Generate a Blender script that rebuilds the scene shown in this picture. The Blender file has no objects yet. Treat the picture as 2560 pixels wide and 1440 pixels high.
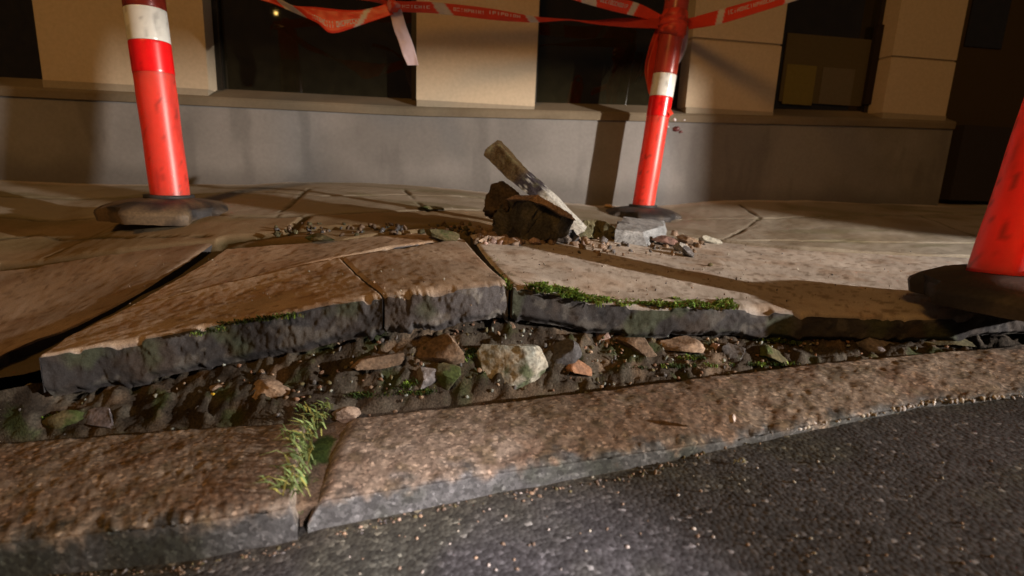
import bpy, bmesh, math, random
import numpy as np
from mathutils import Vector, Matrix
random.seed(7); RNG = np.random.default_rng(7)
S = bpy.context.scene; COL = S.collection

# ---------------------------------------------------------------- camera
F = 1363.0; PITCH = math.radians(12.25); ROLL = 0.04
CAM = np.array([0, 0, .5])
fwd = np.array([0, math.cos(PITCH), -math.sin(PITCH)])
_r = np.array([1, 0, 0.]); _u = np.array([0, math.sin(PITCH), math.cos(PITCH)])
RT = math.cos(ROLL)*_r + math.sin(ROLL)*_u
UP = -math.sin(ROLL)*_r + math.cos(ROLL)*_u
cd = bpy.data.cameras.new('camera'); co = bpy.data.objects.new('camera', cd); COL.objects.link(co)
m = Matrix(((RT[0], UP[0], -fwd[0], CAM[0]), (RT[1], UP[1], -fwd[1], CAM[1]), (RT[2], UP[2], -fwd[2], CAM[2]), (0, 0, 0, 1)))
co.matrix_world = m
cd.sensor_width = 36; cd.lens = 36*F/2560; cd.clip_start = .02; cd.clip_end = 400
cd.dof.use_dof = True; cd.dof.focus_distance = 1.35; cd.dof.aperture_fstop = 3.2
S.camera = co

# ---------------------------------------------------------------- world and lights (night: sodium street lamp, car headlight, added road spot)
w = bpy.data.worlds.new('World'); S.world = w; w.use_nodes = True
bg = w.node_tree.nodes['Background']
bg.inputs[0].default_value = (.30, .24, .20, 1); bg.inputs[1].default_value = .13
S.view_settings.view_transform = 'Standard'; S.view_settings.look = 'None'
S.view_settings.exposure = 0; S.view_settings.gamma = 1
S.render.filter_size = 2.2

def lamp(name, kind, loc, power, color, size, target=None, cone=None, blend=.1):
    l = bpy.data.lights.new(name, kind); l.energy = power; l.color = color; l.shadow_soft_size = size
    o = bpy.data.objects.new(name, l); COL.objects.link(o); o.location = loc
    if target is not None:
        o.rotation_euler = (Vector(target)-Vector(loc)).to_track_quat('-Z', 'Y').to_euler()
    if cone: l.spot_size = math.radians(cone); l.spot_blend = blend
    return o
SODIUM = (1, .47, .11)
lamp('sodium_light', 'POINT', (-2.6, -5.2, 6.2), 880, SODIUM, .95)
HL = np.array([4.8, -.36, 1.22]); HA, HE = math.radians(155), math.radians(-8.7)   # headlight right of the frame; an added hood shapes its wide flat beam
HD = np.array([math.cos(HA)*math.cos(HE), math.sin(HA)*math.cos(HE), math.sin(HE)])
lamp('headlight_beam', 'SPOT', tuple(HL), 1900, (1, .88, .79), .036, tuple(HL+6*HD), 70, .1)
lamp('road_pool_spot', 'SPOT', (.75, -.75, 1.0), 340, (1, .86, .88), .03, (.0, .50, .0), 21, 1.0)  # spot added for the pool of light on the road; its source is unseen

# ---------------------------------------------------------------- projection helpers
def ray(px, py): return fwd + RT*(px-1280)/F + UP*(720-py)/F
def at_depth(px, py, d): return CAM + ray(px, py)*d
def at_y(px, py, y): r = ray(px, py); return CAM + r*y/r[1]
SL, SX = .09, -.35
def at_road(px, py, h=0.):
    r = ray(px, py); t = (SL*(-SX)+h-.5)/(r[2]-SL*r[0]); return CAM + r*t
def road_z(x): return SL*(np.clip(x, -3, 3)-SX)
WA = math.radians(9)
WS = np.array([math.cos(WA), math.sin(WA), 0]); WN = np.array([WS[1], -WS[0], 0]); W0 = np.array([.7, 3.25, 0])
def at_wall(px, py, off=0.):
    r = ray(px, py); t = ((W0+WN*off-CAM)@WN)/(r@WN); return CAM + r*t
def wall_s(px, py, off=0.): return float((at_wall(px, py, off)-W0)@WS)
def WB(s, off, z): q = W0+WS*s+WN*off; return (q[0], q[1], z)

# ---------------------------------------------------------------- noise
def _h(ix, iy, iz, seed):
    n = (ix*374761393 + iy*668265263 + iz*2147483647 + seed*1274126177) & 0xffffffff
    n = ((n ^ (n >> 13))*1274126177) & 0xffffffff
    n = n ^ (n >> 16)
    return (n & 0xffff)/65535.0
def vnoise(p, seed=0):
    p = np.asarray(p, float); i = np.floor(p).astype(np.int64); f = p-i; f = f*f*(3-2*f)
    r = 0
    for dx in (0, 1):
        for dy in (0, 1):
            for dz in (0, 1):
                wgt = (f[..., 0] if dx else 1-f[..., 0])*(f[..., 1] if dy else 1-f[..., 1])*(f[..., 2] if dz else 1-f[..., 2])
                r = r + wgt*_h(i[..., 0]+dx, i[..., 1]+dy, i[..., 2]+dz, seed)
    return r
def fbm(p, scale, octv=4, seed=0):
    p = np.asarray(p, float)*scale; a = 1; s = 0; t = 0
    for k in range(octv):
        s = s+a*vnoise(p*(2**k)+k*17.3, seed+k); t += a; a *= .5
    return s/t
def sstep(a, b, x): t = np.clip((x-a)/(b-a), 0, 1); return t*t*(3-2*t)
def mix(a, b, t): t = np.asarray(t)[..., None]; return np.asarray(a)*(1-t)+np.asarray(b)*t

# ---------------------------------------------------------------- materials
def mat(name, color=None, rough=.85, fine=900, fine_amt=.35, bump=.0, bump_scale=600, spec=.4, transl=0, voro=0, detail=3, metal=0, voro_scale=150):
    m = bpy.data.materials.new(name); m.use_nodes = True; nt = m.node_tree; N = nt.nodes; L = nt.links
    b = N['Principled BSDF']; b.inputs['Roughness'].default_value = rough; b.inputs['Specular IOR Level'].default_value = spec
    b.inputs['Metallic'].default_value = metal
    tc = N.new('ShaderNodeTexCoord')
    if color is None:
        src = N.new('ShaderNodeAttribute'); src.attribute_name = 'Col'; so = src.outputs['Color']
    else:
        src = N.new('ShaderNodeRGB'); src.outputs[0].default_value = (*color, 1); so = src.outputs[0]
    hgt = None
    if fine_amt > 0:
        nz = N.new('ShaderNodeTexNoise'); nz.inputs['Scale'].default_value = fine; nz.inputs['Detail'].default_value = detail
        L.new(tc.outputs['Object'], nz.inputs['Vector'])
        mr = N.new('ShaderNodeMapRange'); mr.inputs[1].default_value = .3; mr.inputs[2].default_value = .7
        mr.inputs[3].default_value = 1-fine_amt; mr.inputs[4].default_value = 1+fine_amt
        L.new(nz.outputs['Fac'], mr.inputs[0])
        mx = N.new('ShaderNodeVectorMath'); mx.operation = 'SCALE'; L.new(so, mx.inputs[0]); L.new(mr.outputs[0], mx.inputs['Scale'])
        so = mx.outputs[0]; hgt = nz.outputs['Fac']
    if voro:
        v = N.new('ShaderNodeTexVoronoi'); v.inputs['Scale'].default_value = voro_scale; L.new(tc.outputs['Object'], v.inputs['Vector'])
        sp = N.new('ShaderNodeSeparateColor'); L.new(v.outputs['Color'], sp.inputs[0])
        cr = N.new('ShaderNodeValToRGB'); e = cr.color_ramp; e.interpolation = 'CONSTANT'
        stops = {1: [(0, .6), (.3, .9), (.6, 1.15), (.82, 1.5), (.93, 2.2), (.985, 5.0)], 2: [(0, .6), (.25, .85), (.5, 1.0), (.7, 1.2), (.86, 1.5), (.96, 2.1)]}[voro]
        e.elements[0].position = 0; e.elements[0].color = (stops[0][1]/6,)*3+(1,)
        e.elements[1].position = stops[1][0]; e.elements[1].color = (stops[1][1]/6,)*3+(1,)
        for p, c in stops[2:]:
            k = e.elements.new(p); k.color = (c/6,)*3+(1,)
        L.new(sp.outputs[0], cr.inputs[0])
        m6 = N.new('ShaderNodeMath'); m6.operation = 'MULTIPLY'; m6.inputs[1].default_value = 6; L.new(cr.outputs[0], m6.inputs[0])
        mx = N.new('ShaderNodeVectorMath'); mx.operation = 'SCALE'; L.new(so, mx.inputs[0]); L.new(m6.outputs[0], mx.inputs['Scale'])
        so = mx.outputs[0]
        if voro == 1:
            inv = N.new('ShaderNodeMath'); inv.operation = 'SUBTRACT'; inv.inputs[0].default_value = 1; L.new(v.outputs['Distance'], inv.inputs[1])
            hgt = inv.outputs[0]
    L.new(so, b.inputs['Base Color'])
    if bump:
        if not voro:
            nb = N.new('ShaderNodeTexNoise'); nb.inputs['Scale'].default_value = bump_scale; nb.inputs['Detail'].default_value = 4
            L.new(tc.outputs['Object'], nb.inputs['Vector']); hgt = nb.outputs['Fac']
        bp = N.new('ShaderNodeBump'); bp.inputs['Strength'].default_value = bump; bp.inputs['Distance'].default_value = .002
        L.new(hgt, bp.inputs['Height']); L.new(bp.outputs[0], b.inputs['Normal'])
    if transl:
        t = N.new('ShaderNodeBsdfTranslucent'); L.new(so, t.inputs[0]); ms = N.new('ShaderNodeMixShader'); ms.inputs[0].default_value = transl
        L.new(b.outputs[0], ms.inputs[1]); L.new(t.outputs[0], ms.inputs[2]); L.new(ms.outputs[0], N['Material Output'].inputs[0])
    return m
M = dict(
    asphalt=mat('asphalt', None, .75, 300, .25, .55, voro=1, voro_scale=140, spec=.5),
    concrete=mat('concrete', None, .9, 420, .28, .5, 500, spec=.25, detail=5),
    granite=mat('granite', None, .8, 500, .25, .0, voro=2, voro_scale=190, spec=.4),
    soil=mat('soil', None, .95, 260, .45, .8, 250, spec=.15, detail=5),
    stone=mat('stone', None, .9, 150, .40, .7, 200, spec=.25, detail=6),
    plaster=mat('plaster', None, .9, 60, .06, .15, 300, spec=.2),
    rubber=mat('rubber', None, .6, 120, .25, .25, 200, spec=.4),
    post=mat('post_plastic', None, .38, 30, .06, .0, spec=.5),
    band=mat('reflective_sheet', None, .28, 40, .05, .0, spec=.6),
    tape=mat('tape_plastic', None, .4, 50, .05, .12, 60, spec=.5, transl=.30),
    leaf=mat('leaf', None, .7, 200, .25, .0, spec=.3, transl=.25),
    glass=mat('dark_glass', (.014, .012, .006), .025, 20, .2, 0, spec=.5),
    frame=mat('dark_paint', (.018, .014, .009), .5, 60, .2, 0, spec=.4),
    metal=mat('painted_metal', (.05, .05, .05), .5, 60, .1, 0),
)
em = bpy.data.materials.new('lamp_glow'); em.use_nodes = True
_p = M['post'].node_tree.nodes['Principled BSDF']
_p.inputs['Subsurface Weight'].default_value = .85; _p.inputs['Subsurface Radius'].default_value = (1, .10, .06); _p.inputs['Subsurface Scale'].default_value = .13
_b = em.node_tree.nodes['Principled BSDF']; _b.inputs['Emission Color'].default_value = (1, .62, .16, 1); _b.inputs['Emission Strength'].default_value = 60
M['glow'] = em

# ---------------------------------------------------------------- object helpers
def tag(o, label=None, cat=None, group=None, kind=None):
    if label: o['label'] = label
    if cat: o['category'] = cat
    if group: o['group'] = group
    if kind: o['kind'] = kind
    return o
def empty(name, loc=(0, 0, 0)):
    o = bpy.data.objects.new(name, None); COL.objects.link(o); o.location = loc; o.empty_display_size = .05; return o
def mk(name, V, Fc, mt, parent=None, col=None, smooth=True, origin=None):
    V = np.asarray(V, float)
    if origin is None:
        origin = np.zeros(3); q = parent
        while q is not None: origin = origin+np.array(q.location); q = q.parent
        Vl = V-origin if parent is not None else V; loc = (0, 0, 0)
    else:
        Vl = V-np.asarray(origin); loc = tuple(origin)
    me = bpy.data.meshes.new(name); me.from_pydata(Vl.tolist(), [], [tuple(int(i) for i in f) for f in Fc])
    me.polygons.foreach_set('use_smooth', [smooth]*len(me.polygons))
    if col is not None:
        c = np.ones((len(V), 4), np.float32); c[:, :3] = np.broadcast_to(np.asarray(col), (len(V), 3))
        a = me.color_attributes.new('Col', 'FLOAT_COLOR', 'POINT'); a.data.foreach_set('color', c.ravel())
    me.materials.append(M[mt]); me.update()
    o = bpy.data.objects.new(name, me); COL.objects.link(o); o.location = loc
    if parent is not None: o.parent = parent
    return o
def gridfaces(nu, nv, off=0, wrapu=False, flip=False):
    i, j = np.meshgrid(np.arange(nu if wrapu else nu-1), np.arange(nv-1), indexing='ij')
    a = i*nv+j; b = ((i+1) % nu)*nv+j
    q = np.stack([a, b, b+1, a+1], -1).reshape(-1, 4)+off
    return q[:, ::-1] if flip else q
class MB:
    def __init__(s): s.V = []; s.F = []; s.C = []
    def add(s, V, Fc, c=(1, 1, 1)):
        k = len(s.V); s.V += [tuple(v) for v in V]; s.F += [tuple(int(i)+k for i in f) for f in Fc]
        c = np.broadcast_to(np.asarray(c, float), (len(V), 3)); s.C += [tuple(x) for x in c]
    def hexa(s, p, c=(1, 1, 1)):   # 8 points: bottom loop then top loop
        s.add(p, [(0, 3, 2, 1), (4, 5, 6, 7), (0, 1, 5, 4), (1, 2, 6, 5), (2, 3, 7, 6), (3, 0, 4, 7)], c)
    def wbox(s, s0, s1, o0, o1, z0, z1, c=(1, 1, 1)):
        s.hexa([WB(s0, o0, z0), WB(s1, o0, z0), WB(s1, o1, z0), WB(s0, o1, z0), WB(s0, o0, z1), WB(s1, o0, z1), WB(s1, o1, z1), WB(s0, o1, z1)], c)
    def build(s, name, mt, parent=None, smooth=False, origin=None, fix=True):
        o = mk(name, s.V, s.F, mt, parent, np.array(s.C), smooth, origin)
        if fix:
            bm = bmesh.new(); bm.from_mesh(o.data); bmesh.ops.recalc_face_normals(bm, faces=bm.faces[:]); bm.to_mesh(o.data); bm.free()
        return o
def resample(P, n):
    P = np.asarray(P, float); d = np.r_[0, np.cumsum(np.linalg.norm(np.diff(P, axis=0), axis=1))]
    t = np.linspace(0, d[-1], n); return np.stack([np.interp(t, d, P[:, k]) for k in range(P.shape[1])], 1)
def smoothline(P, n):   # catmull-rom then even spacing
    P = np.asarray(P, float); Q = np.vstack([2*P[0]-P[1], P, 2*P[-1]-P[-2]]); out = []
    for i in range(1, len(Q)-2):
        for t in np.linspace(0, 1, 14, endpoint=False):
            a, b, c, d = Q[i-1], Q[i], Q[i+1], Q[i+2]
            out.append(.5*((2*b)+(-a+c)*t+(2*a-5*b+4*c-d)*t*t+(-a+3*b-3*c+d)*t**3))
    out.append(P[-1]); return resample(out, n)
def inpoly(x, y, P):
    r = np.zeros(x.shape, bool); n = len(P)
    for i in range(n):
        x1, y1 = P[i][:2]; x2, y2 = P[(i+1) % n][:2]
        c = ((y1 > y) != (y2 > y)) & (x < (x2-x1)*(y-y1)/((y2-y1) if y2 != y1 else 1e-9)+x1); r ^= c
    return r
def dist_line(x, y, L):
    d = np.full(x.shape, 9.)
    for i in range(len(L)-1):
        ax, ay = L[i][:2]; bx, by = L[i+1][:2]; vx, vy = bx-ax, by-ay
        t = np.clip(((x-ax)*vx+(y-ay)*vy)/(vx*vx+vy*vy+1e-12), 0, 1)
        d = np.minimum(d, np.hypot(x-ax-t*vx, y-ay-t*vy))
    return d

# ---------------------------------------------------------------- pavement height
EDGE = [(-420, 985, .80), (0, 905, .85), (90, 890, .90), (400, 840, .96), (740, 775, 1.0), (955, 738, 1.02), (1275, 708, 1.08), (1500, 757, 1.12), (1700, 763, 1.16), (1900, 772, 1.2), (2150, 790, 1.22), (2400, 792, 1.22), (2800, 796, 1.26)]
EP = np.array([at_y(*q) for q in EDGE])
CT = [tuple(p) for p in EP] + [(-1.25, 1.99, .300), (.70, 3.0, .275), (1.12, 1.22, .222), (-2.2, 1.6, .20), (-2.56, 2.73, .35), (-1.45, 2.91, .37), (-.2, 3.1, .37), (1.23, 3.33, .365), (2.74, 3.57, .378), (2.6, 1.8, .26), (3.6, 3.7, .39), (-4, 2.5, .30), (-.1, 2.0, .315), (-1.2, 1.40, .135), (-1.75, 1.75, .13), (-3.2, 1.2, .06)]
CT = np.array(CT)
def _tps():
    n = len(CT); d = np.hypot(CT[:, None, 0]-CT[None, :, 0], CT[:, None, 1]-CT[None, :, 1])
    K = np.where(d > 0, d*d*np.log(d+1e-12), 0)+np.eye(n)*1e-4; P = np.c_[np.ones(n), CT[:, :2]]
    A = np.zeros((n+3, n+3)); A[:n, :n] = K; A[:n, n:] = P; A[n:, :n] = P.T
    return np.linalg.solve(A, np.r_[CT[:, 2], 0, 0, 0])
TW = _tps()
def zf(x, y):
    x = np.asarray(x, float); y = np.asarray(y, float); r = TW[-3]+TW[-2]*x+TW[-1]*y
    for k, c in enumerate(CT):
        d2 = (x-c[0])**2+(y-c[1])**2; r = r+TW[k]*.5*d2*np.log(d2+1e-12)
    return r
def on_pave(px, py, lift=0.):
    r = ray(px, py); t = np.linspace(.4, 7, 3000); P = CAM+r*t[:, None]
    g = P[:, 2]-zf(P[:, 0], P[:, 1])-lift; k = np.where(g < 0)[0]
    if len(k) == 0 or k[0] == 0: return at_y(px, py, 3.0)
    k = k[0]; a = g[k-1]/(g[k-1]-g[k]); return P[k-1]*(1-a)+P[k]*a
def pv(L): return np.array([on_pave(*q) for q in L])

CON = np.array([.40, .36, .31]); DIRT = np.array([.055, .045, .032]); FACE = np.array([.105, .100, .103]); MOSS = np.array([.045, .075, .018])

# ---------------------------------------------------------------- road
def axis(a, b, h, far, n):
    g = np.geomspace(h*1.5, far, n); return np.r_[(a-g)[::-1], np.arange(a, b, h), b+g]
xs = axis(-1.4, 2.4, .012, 60, 26); ys = axis(-.1, 1.7, .012, 60, 26)
X, Y = np.meshgrid(xs, ys, indexing='ij'); P3 = np.stack([X, Y, X*0], -1)
near = np.exp(-((X*.3)**2+(Y*.3)**2))
Zr = road_z(X)+near*(.010*(fbm(P3, 3, 3, 3)-.5)+.003*(fbm(P3, 30, 3, 5)-.5))
Zr = np.where(Y > 1.3, np.minimum(Zr, Zr-.15*sstep(1.3, 1.8, Y)), Zr)
a = fbm(P3, 4, 4, 11)[..., None]
cr = np.array([.048, .050, .055])*(.75+.5*a)
cr = mix(cr, [.045, .05, .036], sstep(.52, .66, fbm(P3, 6, 3, 19))*.6)
gut = np.exp(-(dist_line(X, Y, [tuple(at_road(*q)[:2]) for q in [(-700, 1500), (0, 1440), (400, 1425), (700, 1370), (1000, 1285), (1240, 1232), (1560, 1190), (1850, 1095), (2200, 1030), (2560, 985), (3100, 915)]])/.045)**1.2)
cr = mix(cr, [.036, .033, .022], gut*.8*sstep(.3, .6, fbm(P3, 9, 4, 33)+.2)); Zr = Zr+gut*.006*fbm(P3, 20, 3, 8)
cr = cr*(1+.35*(sstep(.45, .6, fbm(P3, 1.6, 3, 61))-.5))[..., None]
o = mk('road', np.stack([X, Y, Zr], -1).reshape(-1, 3), gridfaces(len(xs), len(ys)), 'asphalt', None, cr.reshape(-1, 3)); tag(o, 'dark asphalt road in front of the kerb', kind='structure')

# ---------------------------------------------------------------- kerb stones
def kerb(name, ft, fdark, kb, label, seed):
    n = 420
    Ft = resample([at_road(*q) for q in ft], n); Bk = resample([at_road(*q) for q in kb], n)
    rows = []
    dn = Bk-Ft; dn[:, 2] = 0; dn /= np.linalg.norm(dn, axis=1)[:, None]; up = np.array([0, 0, 1.])
    for t in np.linspace(-.09, 0, 24)[:-1]: rows.append(Ft+up*t-dn*.004)
    for a in np.linspace(0, 1, 5)[1:-1]: rows.append(Ft+dn*(.010*(1-math.cos(a*1.57))-.004)+up*(-.008+.008*math.sin(a*1.57)))
    for t in np.linspace(.05, .95, 48): rows.append(Ft*(1-t)+Bk*t+up*(.006*math.sin(t*3.14)))
    for t in np.linspace(0, -.08, 10): rows.append(Bk+up*(t-.004))
    G = np.stack(rows, 1)
    e = np.minimum(np.arange(n), np.arange(n)[::-1])/n*3.0
    rough = (fbm(G, 24, 4, seed)-.5)*.008+(fbm(G, 110, 3, seed+4)-.5)*.0034
    jag = (fbm(G, 45, 3, seed+9)-.5)*.016
    nv = G.shape[1]; face = (np.arange(nv) < 24)[None, :, None]
    G = G+np.where(face, 0, 1)*rough[..., None]*up+np.where(face, -1, 0)*(rough*.6)[..., None]*dn[:, None, :]
    edge = np.exp(-((np.arange(nv)-25)/3.0)**2)[None, :, None]
    G = G+edge*jag[..., None]*(dn[:, None, :]*.9-up*.5)
    # rounded, broken ends
    k = np.clip(1-e/.05, 0, 1)[:, None]; G[..., 2] -= (.03*k**2)
    q = fbm(G, 9, 4, seed+20); c = mix([.21, .168, .128], [.165, .115, .080], sstep(.4, .65, q)); c = mix(c, [.25, .215, .175], sstep(.56, .72, fbm(G, 18, 3, seed+31))*.6)
    c = mix(c, [.11, .085, .05], sstep(.55, .7, fbm(G, 40, 3, seed+3))*.7)
    fr_ = mix([.105, .110, .112], [.055, .062, .052], sstep(.42, .62, fbm(G, 14, 4, seed+8)))*fdark  # fdark shades the face colour where lamp light should be weaker
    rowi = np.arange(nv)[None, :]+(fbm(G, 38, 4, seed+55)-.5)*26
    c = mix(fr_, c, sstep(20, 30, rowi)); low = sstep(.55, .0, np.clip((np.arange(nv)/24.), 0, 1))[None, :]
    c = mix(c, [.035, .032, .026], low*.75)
    ends = []
    V = G.reshape(-1, 3); Fc = list(gridfaces(n, nv))
    Fc.append(tuple(range(nv))[::-1]); Fc.append(tuple((n-1)*nv+i for i in range(nv)))
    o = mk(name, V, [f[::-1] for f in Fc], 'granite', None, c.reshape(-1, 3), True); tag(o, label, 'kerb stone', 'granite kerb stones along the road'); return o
kerb('kerb_stone', [(-700, 1440, .065), (-300, 1385, .062), (0, 1345, .06), (300, 1315, .06), (500, 1292, .06), (742, 1256, .056)], .55, [(-560, 1165, .06), (-200, 1122, .06), (0, 1105, .06), (460, 1070, .06), (772, 1051, .054)],
     'brown rough granite kerb stone left of the weeds in the joint', 41)
kerb('kerb_stone', [(768, 1249, .053), (800, 1243, .050), (1000, 1212, .045), (1200, 1180, .04), (1450, 1145, .033), (1700, 1110, .025), (1850, 1090, .016), (2300, 1005, .012), (2560, 980, .012), (3100, 915, .012)], .72,
     [(846, 1043, .052), (1200, 1010, .05), (1600, 960, .04), (2000, 910, .03), (2560, 860, .03), (3300, 790, .03)],
     'long brown granite kerb stone with grey face right of the weeds', 77)

# ---------------------------------------------------------------- rubble bank under the slabs
KB = np.array([at_road(px, py, h) for px, py, h in [(-560, 1165, .03), (-200, 1122, .035), (0, 1105, .035), (460, 1070, .04), (740, 1052, .04), (890, 1040, .028), (1200, 1012, .02), (1600, 962, .015), (2000, 912, .012), (2560, 862, .018), (3300, 792, .02)]])
KBX = KB[:, 0]
TH = [(-420, .08), (90, .080), (740, .085), (955, .074), (1275, .070), (1700, .066), (2150, .056), (2800, .05)]
nB, mB = 640, 40
ex = np.linspace(-1.15, 1.9, nB)
ky = np.interp(ex, KBX, KB[:, 1]); kz = np.interp(ex, KBX, KB[:, 2])
ey = np.interp(ex, EP[:, 0], EP[:, 1])+.05; ez = np.interp(ex, EP[:, 0], EP[:, 2])-np.interp(ex, [at_y(*q)[0] for q in EDGE], np.interp([q[0] for q in EDGE], [t[0] for t in TH], [t[1] for t in TH]))
def bank(x, t):
    return np.interp(x, ex, ky)-.02+t*(np.interp(x, ex, ey)-np.interp(x, ex, ky)+.02), np.interp(x, ex, kz)-.015*(1-t)+(np.interp(x, ex, ez)-np.interp(x, ex, kz))*t**.75
T = np.linspace(-.12, 1.25, mB); XX, TT = np.meshgrid(ex, T, indexing='ij')
YY = np.interp(ex, ex, ky)[:, None]-.02+TT*(ey-ky+.02)[:, None]
ZZ = kz[:, None]-.015*(1-TT)+(ez-kz)[:, None]*np.clip(TT, 0, 9)**.75
G = np.stack([XX, YY, ZZ], -1)
lump = (fbm(G, 20, 6, 91)-.5)*.045+(fbm(G, 55, 5, 95)-.5)*.040
ZZ2 = ZZ+lump*sstep(-.1, .15, TT)*(1-.7*sstep(.8, 1, TT)); G[..., 2] = ZZ2
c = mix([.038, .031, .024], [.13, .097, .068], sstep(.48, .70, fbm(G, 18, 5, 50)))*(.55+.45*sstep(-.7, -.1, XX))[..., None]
c = mix(c, [.055, .05, .04], sstep(.5, .62, fbm(G, 24, 3, 52))*.8)
c = mix(c, MOSS*.6, sstep(.54, .68, fbm(G, 22, 5, 57))*.6)
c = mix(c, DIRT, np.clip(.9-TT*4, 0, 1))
c = c*(.6+.8*fbm(G, 110, 3, 66))[..., None]
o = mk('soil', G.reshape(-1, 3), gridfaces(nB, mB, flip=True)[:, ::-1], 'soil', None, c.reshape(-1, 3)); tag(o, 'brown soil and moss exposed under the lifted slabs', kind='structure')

# ---------------------------------------------------------------- pavement base
FRONT = pv([(-500, 655), (0, 652), (300, 622), (548, 597), (860, 596), (1150, 568), (1180, 572), (1480, 590), (1760, 594), (2000, 618), (2300, 634), (3000, 655)])
FRONTP = [tuple(p[:2]) for p in FRONT]+[(4, 1.2), (4, .2), (-4, .2), (-4, 1.0)]
JN = [  # joints and cracks in the paving behind: pixel polyline, half width, depth
    ([(-300, 545), (0, 541), (260, 541), (590, 541), (760, 540), (930, 533), (1200, 527)], .010, .010),
    ([(-300, 492), (0, 489), (400, 490), (800, 489), (1220, 497)], .012, .010),
    ([(560, 596), (700, 585), (800, 570), (880, 566), (980, 572), (1130, 560)], .022, .020),
    ([(778, 470), (735, 505), (690, 541)], .006, .006), ([(768, 541), (742, 562), (725, 584)], .016, .014),
    ([(1010, 475), (1040, 500), (1070, 530)], .006, .006), ([(330, 541), (250, 580), (120, 640)], .006, .006),
    ([(1850, 512), (1900, 545), (1800, 600)], .006, .006), ([(1700, 548), (1900, 548), (2200, 538), (2600, 535)], .010, .010),
    ([(1690, 585), (1850, 600), (2050, 600), (2300, 605), (2600, 612)], .012, .012), ([(2300, 538), (2380, 570), (2500, 610)], .006, .006),
    ([(-200, 600), (100, 585), (330, 592), (520, 590)], .006, .006), ([(700, 470), (1220, 497)], .004, .004)]
JW = [(pv(L), hw, dp) for L, hw, dp in JN]
xs = np.r_[np.arange(-5, -2.4, .05), np.arange(-2.4, 2.6, .010), np.arange(2.6, 6, .05)]
ys = np.r_[np.arange(.8, 3.0, .009), np.arange(3.0, 4.4, .02)]
X, Y = np.meshgrid(xs, ys, indexing='ij'); Z = zf(np.clip(X, -3.6, 3.8), Y)
P3 = np.stack([X, Y, X*0], -1)
jd = np.zeros_like(X); jc = np.zeros_like(X); wob = (fbm(P3, 14, 3, 5)-.5)*.03
for L, hw, dp in JW:
    d = dist_line(X, Y, L)+wob*.6; k = 1-sstep(hw*.5, hw*1.3, d); jd = np.maximum(jd, k*dp); jc = np.maximum(jc, k)
ins = inpoly(X, Y, FRONTP)
dpt = np.minimum(np.min(np.stack([dist_line(X, Y, FRONT)]), 0), .1)
Z = Z-jd+(fbm(P3, 5, 3, 7)-.5)*.016+(fbm(P3, 40, 3, 9)-.5)*.003
drop = np.where(ins, (.026+.016*fbm(P3, 8, 2, 2))*sstep(0, .02, dpt), 0.); Z = Z-drop
# tilt the rows a little so neighbours do not line up
c = mix(CON*.98, CON*1.25, sstep(.35, .65, fbm(P3, 2.2, 4, 21)))
c = mix(c, [.27, .20, .13], sstep(.5, .68, fbm(P3, 5, 4, 23))*.55)
c = mix(c, [.20, .19, .10], sstep(.56, .7, fbm(P3*np.array([1, 3, 1]), 3, 4, 29))*.55)
c = mix(c, DIRT, np.clip(jc*1.1, 0, 1)); row = np.interp(X, JW[0][0][:, 0], JW[0][0][:, 1]); c = mix(c, c*np.array([.82, .66, .50]), sstep(.03, -.05, Y-row)*sstep(.25, -.25, X))  # left front rows browned in place of the white light they miss
c = mix(c, [.085, .062, .042], np.where(ins, sstep(0, .015, dpt), 0))
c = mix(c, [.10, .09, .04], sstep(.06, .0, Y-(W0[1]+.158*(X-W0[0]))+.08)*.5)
keep = ~(ins & (Y < np.interp(X, EP[:, 0], EP[:, 1])+.06))
V = np.stack([X, Y, Z], -1).reshape(-1, 3); fcs = gridfaces(len(xs), len(ys)); kf = keep.reshape(-1)[fcs].all(1)
o = mk('pavement', V, fcs[kf], 'concrete', None, c.reshape(-1, 3)); tag(o, 'worn concrete paving between the wall and the heaved slabs', kind='structure')

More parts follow.
